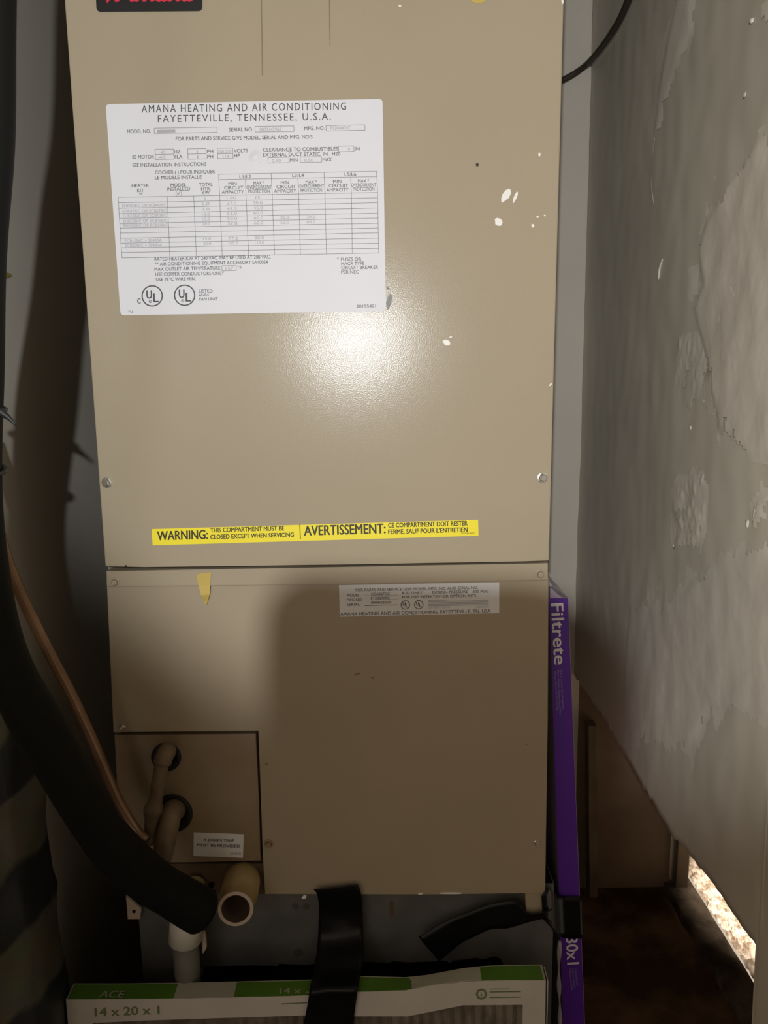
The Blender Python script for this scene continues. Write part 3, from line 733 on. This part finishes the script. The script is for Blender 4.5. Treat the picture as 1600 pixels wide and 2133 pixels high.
for k, bl in enumerate([(617, 1888, 8, 6), (638, 1888, 7, 6), (622, 1984, 10, 8)]):
    obj('dark_stain', plate([gp(a, b) + Vector((0, -0.0004, 0)) for a, b in blob(*bl, seed=k)], 0.0003), MT['stain'], PLN)
bm = bmesh.new()
for k, bl in enumerate([(634, 1869, 6, 3, -.5), (940, 1861, 24, 1.6, 0), (876, 1862, 5, 1.6)]):
    plate([PY(a, b, YLOW - 0.0015) for a, b in blob(*bl, seed=k)], 0.0012, bm)
obj('paint_flecks', bm, MT['white'], AH, kind='stuff')

# ================================================================== WHITE 14 x 20 x 1 FILTER
YF = 0.822
zf0 = 0.004
FI = thing('white_filter', (PY(640, 2100, YF).x, YF + .012, 0), 'white cardboard framed furnace filter with green top edge standing before the base', 'air filter')
def fp(a, b, d=0.0): return PY(a, b, YF + d)
top = [(137, 2081), (250, 2081), (400, 2079), (520, 2076), (640, 2073), (740, 2066), (800, 2064), (850, 2062), (905, 2052), (965, 2044), (1020, 2042), (1137, 2041)]
inn = [(193, 2131), (300, 2126), (450, 2121), (640, 2115), (740, 2117), (850, 2117), (905, 2106), (965, 2094), (1089, 2093)]
tw = [fp(*p) for p in top]; iw = [fp(*p) for p in inn]
xl_, xr_ = fp(140, 2120).x, fp(1141, 2120).x
fr = plate(tw + [Vector((xr_, YF, zf0)), Vector((xl_, YF, zf0)), Vector((xl_ + .001, YF, 0.2))] , 0.0012) if False else None
front = tw + [Vector((xr_, YF, zf0)), Vector((iw[-1].x + .001, YF, zf0)), Vector((iw[-1].x, YF, iw[-1].z))] + iw[::-1][1:] + [Vector((iw[0].x, YF, zf0)), Vector((xl_, YF, zf0))]
FR = obj('frame', plate(front, 0.0012), MT['card'], FI)
# top edge of the frame, folded back one inch
def topface(x0, x1, m, name, lift=0.0, back=0.0235):
    bm = bmesh.new(); rows = []
    n = 24
    def zat(px):
        for (a, b), (c, d) in zip(top, top[1:]):
            if a <= px <= c: return b + (d - b) * (px - a) / (c - a)
        return top[-1][1]
    for k in range(n + 1):
        px = x0 + (x1 - x0) * k / n
        a = fp(px, zat(px)) + Vector((0, 0, lift))
        sag = 0.006 * max(0, 1 - abs(px - 900) / 140)
        b = Vector((a.x, YF + back, a.z - sag + 0.001)) 
        rows.append((a, b))
    g = [[bm.verts.new(r[0]), bm.verts.new(r[1])] for r in rows]
    for p, q in zip(g, g[1:]): bm.faces.new((p[0], q[0], q[1], p[1]))
    geo = bmesh.ops.extrude_face_region(bm, geom=list(bm.faces))
    bmesh.ops.translate(bm, verts=[e for e in geo['geom'] if isinstance(e, bmesh.types.BMVert)], vec=Vector((0, 0, -0.0004)))
    return obj(name, bm, m, FI)
TE = topface(138, 1137, MT['cardb'], 'top_edge')
topface(141, 361, MT['green'], 'green_band', 0.0004, 0.0215); topface(487, 858, MT['green'], 'green_band', 0.0004, 0.0215); topface(1004, 1133, MT['green'], 'green_band', 0.0004, 0.0215)
obj('side_edge', box(xl_, xl_ + .001, YF + .0015, YF + .0235, zf0, tw[0].z - .002), MT['card'], FI)
obj('side_edge', box(xr_ - .001, xr_, YF + .0015, YF + .0235, zf0, tw[-1].z - .002), MT['card'], FI)
# pleated dusty media
bm = bmesh.new(); n = 90; zt_ = iw[-1].z + .012
pv = []
for k in range(n + 1):
    x = xl_ + .004 + (xr_ - xl_ - .008) * k / n
    zz = min(zt_, fp(640, 2106).z if k < 60 else zt_)
    y = YF + .004 + (.008 if k % 2 else 0)
    pv.append([bm.verts.new((x, y, zf0)), bm.verts.new((x, y, zz))])
for a, b in zip(pv, pv[1:]): bm.faces.new((a[0], b[0], b[1], a[1]))
obj('pleated_media', bm, MT['media'], FI)
# lettering
P = Print(YF - .0003)
P.text('14 x 20 x 1', (198, 2117), (332, 2112), 17, 0.045); P.done('size_text', MT['greyg'], FR); P = Print(YF - .0003)
P.line((586, 2091.5), (640, 2089), 2); P.line((1020, 2060.5), (1062, 2060), 1.4); P.line((1020, 2066.5), (1085, 2065.5), 2.2); P.line((1020, 2078), (1085, 2077), 2.0)
P.done('ruled_lines', MT['greyg'], FR)['kind'] = 'stuff'; P = Print(YF - .0003)
P.ring(1003, 2071, 12, 4.5, 8); P.text('i', (1001.5, 2075), (1004.5, 2075), 8)
P.done('round_mark', MT['greyg'], FR)
zc = (tw[0].z + tw[3].z) / 2
P = Print(0, lambda a, b: (lambda v: Vector((v.x, v.y, fp(a, 2079).z + .0012)))(PZ(a, b, fp(230, 2080).z + .0012)))
P.text('ACE', (205, 2079), (255, 2078.4), 14, 0.03, slant=0.55)
P.done('top_lettering', MT['cardb'], TE)
zt2 = fp(610, 2074).z + .0010
P = Print(0, lambda a, b: PZ(a, b, zt2)); P.text('14 x 20 x 1', (583, 2069.5), (700, 2067), 11, 0.02)
P.done('top_lettering', MT['cardb'], TE)

# ================================================================== PURPLE FILTER on its end beside the cabinet
YPF = 0.935
def pf(a, b, d=0.0): return PY(a, b, YPF + d)
tl_, tr_ = pf(1144, 1246), pf(1183, 1247)
bl_, br_ = pf(1170, 2040), pf(1214, 2040)
def low_(a, b, z): return a + (b - a) * ((a.z - z) / (a.z - b.z))
bl0, br0 = low_(tl_, bl_, 0.004), low_(tr_, br_, 0.004)
PF = thing('purple_filter', ((bl0.x + br0.x) / 2, 1.1, 0), 'purple edged furnace filter in shrink wrap standing on end right of the air handler', 'air filter')
EF = obj('printed_edge', plate([tl_, tr_, br0, bl0], 0.002), MT['purple'], PF)
obj('filter_body', plate([p + Vector((0, .0025, 0)) for p in (tl_, tr_ + Vector((.0012, 0, 0)), br0 + Vector((.0012, 0, 0)), bl0)], 0.44), MT['wrapside'], PF)
P = Print(0, lambda a, b: pf(a, b, -0.0004)); Q = Print(0, lambda a, b: pf(a, b, -0.0004))
P.text('Filtrete', (1148, 1258), (1155, 1384), 25, 0.03)
N2 = Print(0, lambda a, b: pf(a, b, -0.0004)); N2.text('20x30x1', (1176, 1904), (1182, 2009), 24, 0.025); N2.done('size_lettering', MT['purplew'], EF)
for k, (y0, y1) in enumerate(((1398, 1482), (1396, 1490), (1396, 1476))):
    x0 = 1155 + k * 6; Q.text(('Allergen Bacteria & Virus air filter', 'Micro Allergen Defense pleated filter', 'Filtre contre les allergenes')[k], (x0, y0), (x0 + 4.5, y1), 4.2)
for k in range(3): Q.text('Capture & hold', (1186 + 5.5 * k, 2018), (1190 + 5.5 * k, 2062 - 5 * k), 3.8)
P.done('edge_lettering', MT['purplew'], EF); Q.done('small_print', MT['lilac'], EF)['kind'] = 'stuff'
# crumpled plastic on the top end
bm = bmesh.new(); g = []
n = 16
for i in range(n + 1):
    row = []
    for j in range(9):
        u, v = i / n, j / 8
        p = tl_.lerp(tr_, u) + Vector((0, 0.003 + 0.03 * v, 0))
        h = (0.020 * (1 - u) ** 1.0 + 0.001) * math.sin(PI * min(1, v * .75 + .28))
        p.z += h + 0.0035 * noise.noise(p * 170); p.y += 0.002 * noise.noise(p * 120) - 0.006 * (1 - u) * (1 - v)
        row.append(bm.verts.new(p))
    g.append(row)
for i in range(n):
    for j in range(8): bm.faces.new((g[i][j], g[i + 1][j], g[i + 1][j + 1], g[i][j + 1]))
obj('crumpled_wrap', bm, MT['wrap'], PF, label='crumpled clear plastic')
obj('dark_folded_end', plate([pf(1146, 1224), pf(1160, 1236), pf(1172, 1246), pf(1146, 1246)], 0.01, bdir=Vector((0, 1, 0))), MT['wrapside'], PF)
# loose plastic seam along the lower left of the edge
sm = tube([pf(1166, 1960, -.002), pf(1164, 2030, -.003), pf(1166, 2090, -.002), pf(1167, 2150, -.002)], lambda t: 0.0022 + .0012 * math.sin(t * 17), seg=8, per=8)
obj('wrap_seam', sm, MT['wrap'], PF, True)

# ================================================================== TAPES
rows = [((653, 1853), (745, 1843), .889), ((660, 1862), (751, 1858), .889), ((664, 1885), (754, 1880), .894), ((664, 1920), (756, 1910), .897), ((662, 1960), (757, 1950), .890), ((657, 2000), (757, 1990), .868), ((650, 2035), (752, 2028), .845), ((645, 2062), (746, 2056), .817), ((641, 2090), (742, 2085), .8165), ((633, 2133), (736, 2130), .8165), ((622, 2200), (726, 2200), .8165), ((610, 2290), (716, 2290), .8165)]
rw = dense([(PY(*l, Y), PY(*r, Y)) for l, r, Y in rows], 5)
bm = strip(rw, None, 10, 0.0006, 0.0022, 2.0)
o = obj('tape_strip', bm, MT['tape'], None, True); tag(o, 'wide shiny black tape hanging down from the panel over the white filter', 'tape')
TP = thing('tape_wrap', PY(1170, 1910, .9), 'black tape twisting from the cabinet foot round the purple filter', 'tape')
rows = [((872, 1952), (915, 2003), .890), ((900, 1935), (936, 1985), .893), ((945, 1912), (962, 1964), .895), ((985, 1897), (992, 1949), .896), ((1030, 1882), (1022, 1936), .895), ((1076, 1876), (1056, 1934), .893), ((1090, 1893), (1078, 1929), .893), ((1105, 1902), (1104, 1921), .892), ((1136, 1898), (1136, 1914), .891), ((1150, 1893), (1150, 1925), .896)]
rw = dense([(PY(*l, Y), PY(*r, Y)) for l, r, Y in rows], 4)
obj('loose_end', strip(rw, None, 6, 0.0006, 0.0012, 7.0), MT['tape'], TP, True)
rows = [((1128, 1868), (1131, 1914), .895), ((1140, 1852), (1146, 1930), .897), ((1152, 1858), (1158, 1946), .912), ((1168, 1866), (1172, 1953), .930), ((1190, 1867), (1192, 1956), .9315), ((1211, 1867), (1214, 1955), .932)]
rw = dense([(PY(*l, Y), PY(*r, Y)) for l, r, Y in rows], 4)
obj('wrapped_patch', strip(rw, None, 8, 0.0006, 0.0008, 3.0), MT['tape'], TP, True)
# masking tape scraps
ym = YBAND - .0011
mp = [PY(409, 1197, ym), PY(425, 1193, ym), PY(440, 1192, ym), PY(438.5, 1206, ym), PY(438, 1219, ym), PY(437, 1238, ym - .001), PY(433, 1252, ym + .002), PY(429, 1262, ym + .003), PY(424, 1252, ym + .002), PY(419, 1240, ym - .001), PY(414, 1222, ym), PY(411, 1208, ym)]
o = obj('masking_tape', plate(mp, .0004), MT['mask']); tag(o, 'torn yellow masking tape scrap stuck across the cabinet band', 'tape')
o = obj('masking_tape', plate([PY(a, b, YD - .0006) for a, b in ((978, -20), (1014, -22), (1010, 4), (995, 7), (982, 3))], .0005), MT['mask']); tag(o, 'scrap of yellow masking tape at the top of the upper door', 'tape')

# ================================================================== PIPES at the left
ins = [PY(-20, -420, .655), PY(-18, -150, .655), PY(-18, 100, .655), PY(-24, 300, .655), PY(-34, 500, .655), PY(-42, 700, .655), PY(-44, 900, .658), PY(-38, 1100, .67), PY(-20, 1260, .672), PY(22, 1400, .676), PY(90, 1529, .690), PY(175, 1680, .718), PY(235, 1762, .745), PY(308, 1830, .775), PY(365, 1866, .797), PY(418, 1898, .815)]
IN = thing('insulated_pipe', PY(418, 1898, .815), 'thick black foam insulated pipe sweeping down the left side to the drain fittings', 'pipe')
obj('foam_sleeve', tube(ins, lambda t: 0.0185 + 0.0040 * max(0, min(1, (t - .48) / .16)) + 0.0025 * max(0, min(1, (t - .7) / .2)) + 0.0008 * math.sin(t * 40), seg=24, per=8), MT['foam'], IN, True)
def tie(i, tails):
    path = catmull(ins, 8); p = path[i]; t = (path[i + 1] - path[i - 1]).normalized()
    u = Vector((1, 0, 0)); u = (u - t * u.dot(t)).normalized(); v = t.cross(u)
    ring = [p + (u * math.cos(a) + v * math.sin(a)) * 0.0203 for a in [2 * PI * k / 28 for k in range(29)]]
    bm = tube(ring, 0.0022, seg=6, smoothpath=False, caps=False)
    for (a, ln, sk) in tails:
        d = (u * math.cos(a) + v * math.sin(a))
        q = p + d * 0.0195
        tube([q, q + d * ln * .5 + t * sk * .4, q + d * ln + t * sk], lambda s: 0.0035 * (1 - s) + .0008, seg=6, per=4, bm=bm)
    obj('cable_tie', bm, MT['tie'], IN, True)
tie(46, [(0.2, 0.016, 0.010)]); tie(51, [(PI * 1.0, 0.0, 0)] if False else [(-2.4, 0.016, -.004)])
# bare copper line
cu = [PY(-60, 900, .77), PY(-20, 1040, .78), PY(14, 1165, .79), PY(58, 1270, .80), PY(108, 1370, .81), PY(152, 1455, .82), PY(200, 1560, .83), PY(243, 1660, .842), PY(278, 1722, .842), PY(304, 1752, .832)]
o = obj('copper_pipe', tube(cu, 0.0062, seg=16, per=8), MT['copper'], None, True); tag(o, 'thin bare copper pipe running down beside the black insulated pipe', 'pipe')
# white drain fitting on a grey pipe under the end of the insulation
DP = thing('drain_pipe', PZ(390, 2300, 0.0), 'white plastic fitting on a grey drain pipe below the black insulation', 'pipe')
a = PY(388, 1915, .86); b = PY(386, 1957, .86)
obj('white_fitting', lathe(a, b - a, [(-.012, 0.0), (-.012, .0195), ((b - a).length, .0205), ((b - a).length + .001, .0165), ((b - a).length + .001, 0)], 26), MT['pvcw'], DP, True)
c = b + Vector((0, 0, -.02))
obj('grey_pipe', lathe(b, Vector((.005, .005, -1)), [(0, 0.0), (0, .0160), (.05, .0160), (.051, .0155), (b.z - .004, .0155), (b.z - .004, 0)], 24), MT['pvcg'], DP, True)
obj('fitting_ear', plate([PY(420, 1940, .868), PY(428, 1945, .868), PY(430, 1975, .868), PY(422, 1988, .868)], .004), MT['pvcrim'], DP)
# dark wire in the upper right corner
wv = [PX(1345, -90, XR - .012), PX(1312, -8, XR - .012), PX(1290, 42, XR - .012), PX(1262, 86, XR - .012), PX(1238, 117, XR - .012), PY(1219, 137, YB - .012), PY(1197, 153, YB - .012), PY(1172, 167, YB - .012), PY(1130, 186, YB - .012)]
o = obj('wire', tube(wv, 0.0052, seg=10, per=8), MT['wire'], None, True); tag(o, 'dark wire curving down the wall corner behind the air handler', 'wire')

# ================================================================== SACK at the lower left
def sack_mat():
    m = bpy.data.materials.new('printed_sack'); m.use_nodes = True; nt = m.node_tree; b = nt.nodes['Principled BSDF']
    b.inputs['Roughness'].default_value = 0.5
    tc = nt.nodes.new('ShaderNodeTexCoord'); mp = nt.nodes.new('ShaderNodeMapping'); mp.inputs['Rotation'].default_value = (0.0, 0.75, 0)
    nt.links.new(tc.outputs['Object'], mp.inputs['Vector'])
    wv = nt.nodes.new('ShaderNodeTexWave'); wv.inputs['Scale'].default_value = 2.8; wv.inputs['Distortion'].default_value = 3.5; wv.inputs['Detail'].default_value = 2; wv.inputs['Detail Scale'].default_value = 2.0; wv.bands_direction = 'Z'
    nt.links.new(mp.outputs['Vector'], wv.inputs['Vector'])
    r = nt.nodes.new('ShaderNodeValToRGB'); r.color_ramp.interpolation = 'LINEAR'
    e = r.color_ramp.elements; e[0].position = 0.42; e[0].color = (0.016, 0.019, 0.024, 1); e[1].position = 0.56; e[1].color = (0.12, 0.112, 0.078, 1)
    n = nt.nodes.new('ShaderNodeTexNoise'); n.inputs['Scale'].default_value = 30; nt.links.new(tc.outputs['Object'], n.inputs['Vector'])
    mx = nt.nodes.new('ShaderNodeMixRGB'); mx.blend_type = 'MULTIPLY'; mx.inputs[0].default_value = 0.6
    nt.links.new(wv.outputs['Fac'], r.inputs['Fac']); nt.links.new(r.outputs['Color'], mx.inputs[1]); nt.links.new(n.outputs['Color'], mx.inputs[2]); nt.links.new(mx.outputs[0], b.inputs['Base Color'])
    return m
bm = bmesh.new(); g = []
cxs, cys = -0.4185, 0.796
nu, nv = 48, 44
for j in range(nv + 1):
    t = j / nv; z = 0.004 + 0.775 * t
    sc = (1 - 0.35 * t ** 3) * (0.86 + .14 * min(1, t * 8))
    row = []
    for i in range(nu):
        a = 2 * PI * i / nu; ca, sa = math.cos(a), math.sin(a)
        x = 0.028 * sc * math.copysign(abs(ca) ** .6, ca); y = 0.058 * sc * math.copysign(abs(sa) ** .6, sa)
        q = Vector((x * 22, y * 22, z * 16)); d = 0.007 * noise.noise(q) + .003 * noise.noise(q * 3)
        row.append(bm.verts.new((cxs + x + d * ca, cys + y + d * sa, z)))
    g.append(row)
for j in range(nv):
    for i in range(nu): bm.faces.new((g[j][i], g[j][(i + 1) % nu], g[j + 1][(i + 1) % nu], g[j + 1][i]))
bm.faces.new(g[0][::-1]); bm.faces.new(g[-1])
o = obj('printed_sack', bm, sack_mat(), None, True); tag(o, 'dark printed sack with pale stripes standing against the left wall', 'sack')

# ================================================================== the photographer's phone (just behind the lens; its shadow falls on the lower panel)
def phone_outline(x0, x1, z0, z1, r, rtr):
    pts = []
    for (cx, cz, rr, a0) in ((x1 - rtr, z1 - rtr, rtr, 0), (x0 + r, z1 - r, r, PI / 2), (x0 + r, z0 + r, r, PI), (x1 - r, z0 + r, r, 1.5 * PI)):
        for k in range(9):
            a = a0 + PI / 2 * k / 8; pts.append((cx + rr * math.cos(a), cz + rr * math.sin(a)))
    return pts
PH = thing('smartphone', CAM + Vector((-.03, -.012, -.13)), 'black smartphone held upright under the torch, lens facing the air handler', 'phone')
ang = math.radians(-3)
def phv(x, z, y):
    return CAM + Vector((x * math.cos(ang) - z * math.sin(ang), y, x * math.sin(ang) + z * math.cos(ang)))
oc = phone_outline(-.084, .019, -.135, .0345, .014, .034)
obj('phone_body', plate([phv(x, z, -.006) for x, z in oc], .009, bdir=Vector((0, -1, 0)), bevel=.001), MT['phone'], PH)
obj('phone_screen', plate([phv(x * .94 - .002, z * .95, -.0155) for x, z in oc], .0006, bdir=Vector((0, -1, 0))), MT['glass'], PH)
bm = lathe(phv(0, 0, -.006), Vector((0, 1, 0)), [(0, .008), (.0015, .008), (.0015, 0)], 20)
obj('camera_lens', bm, MT['glass'], PH, True)
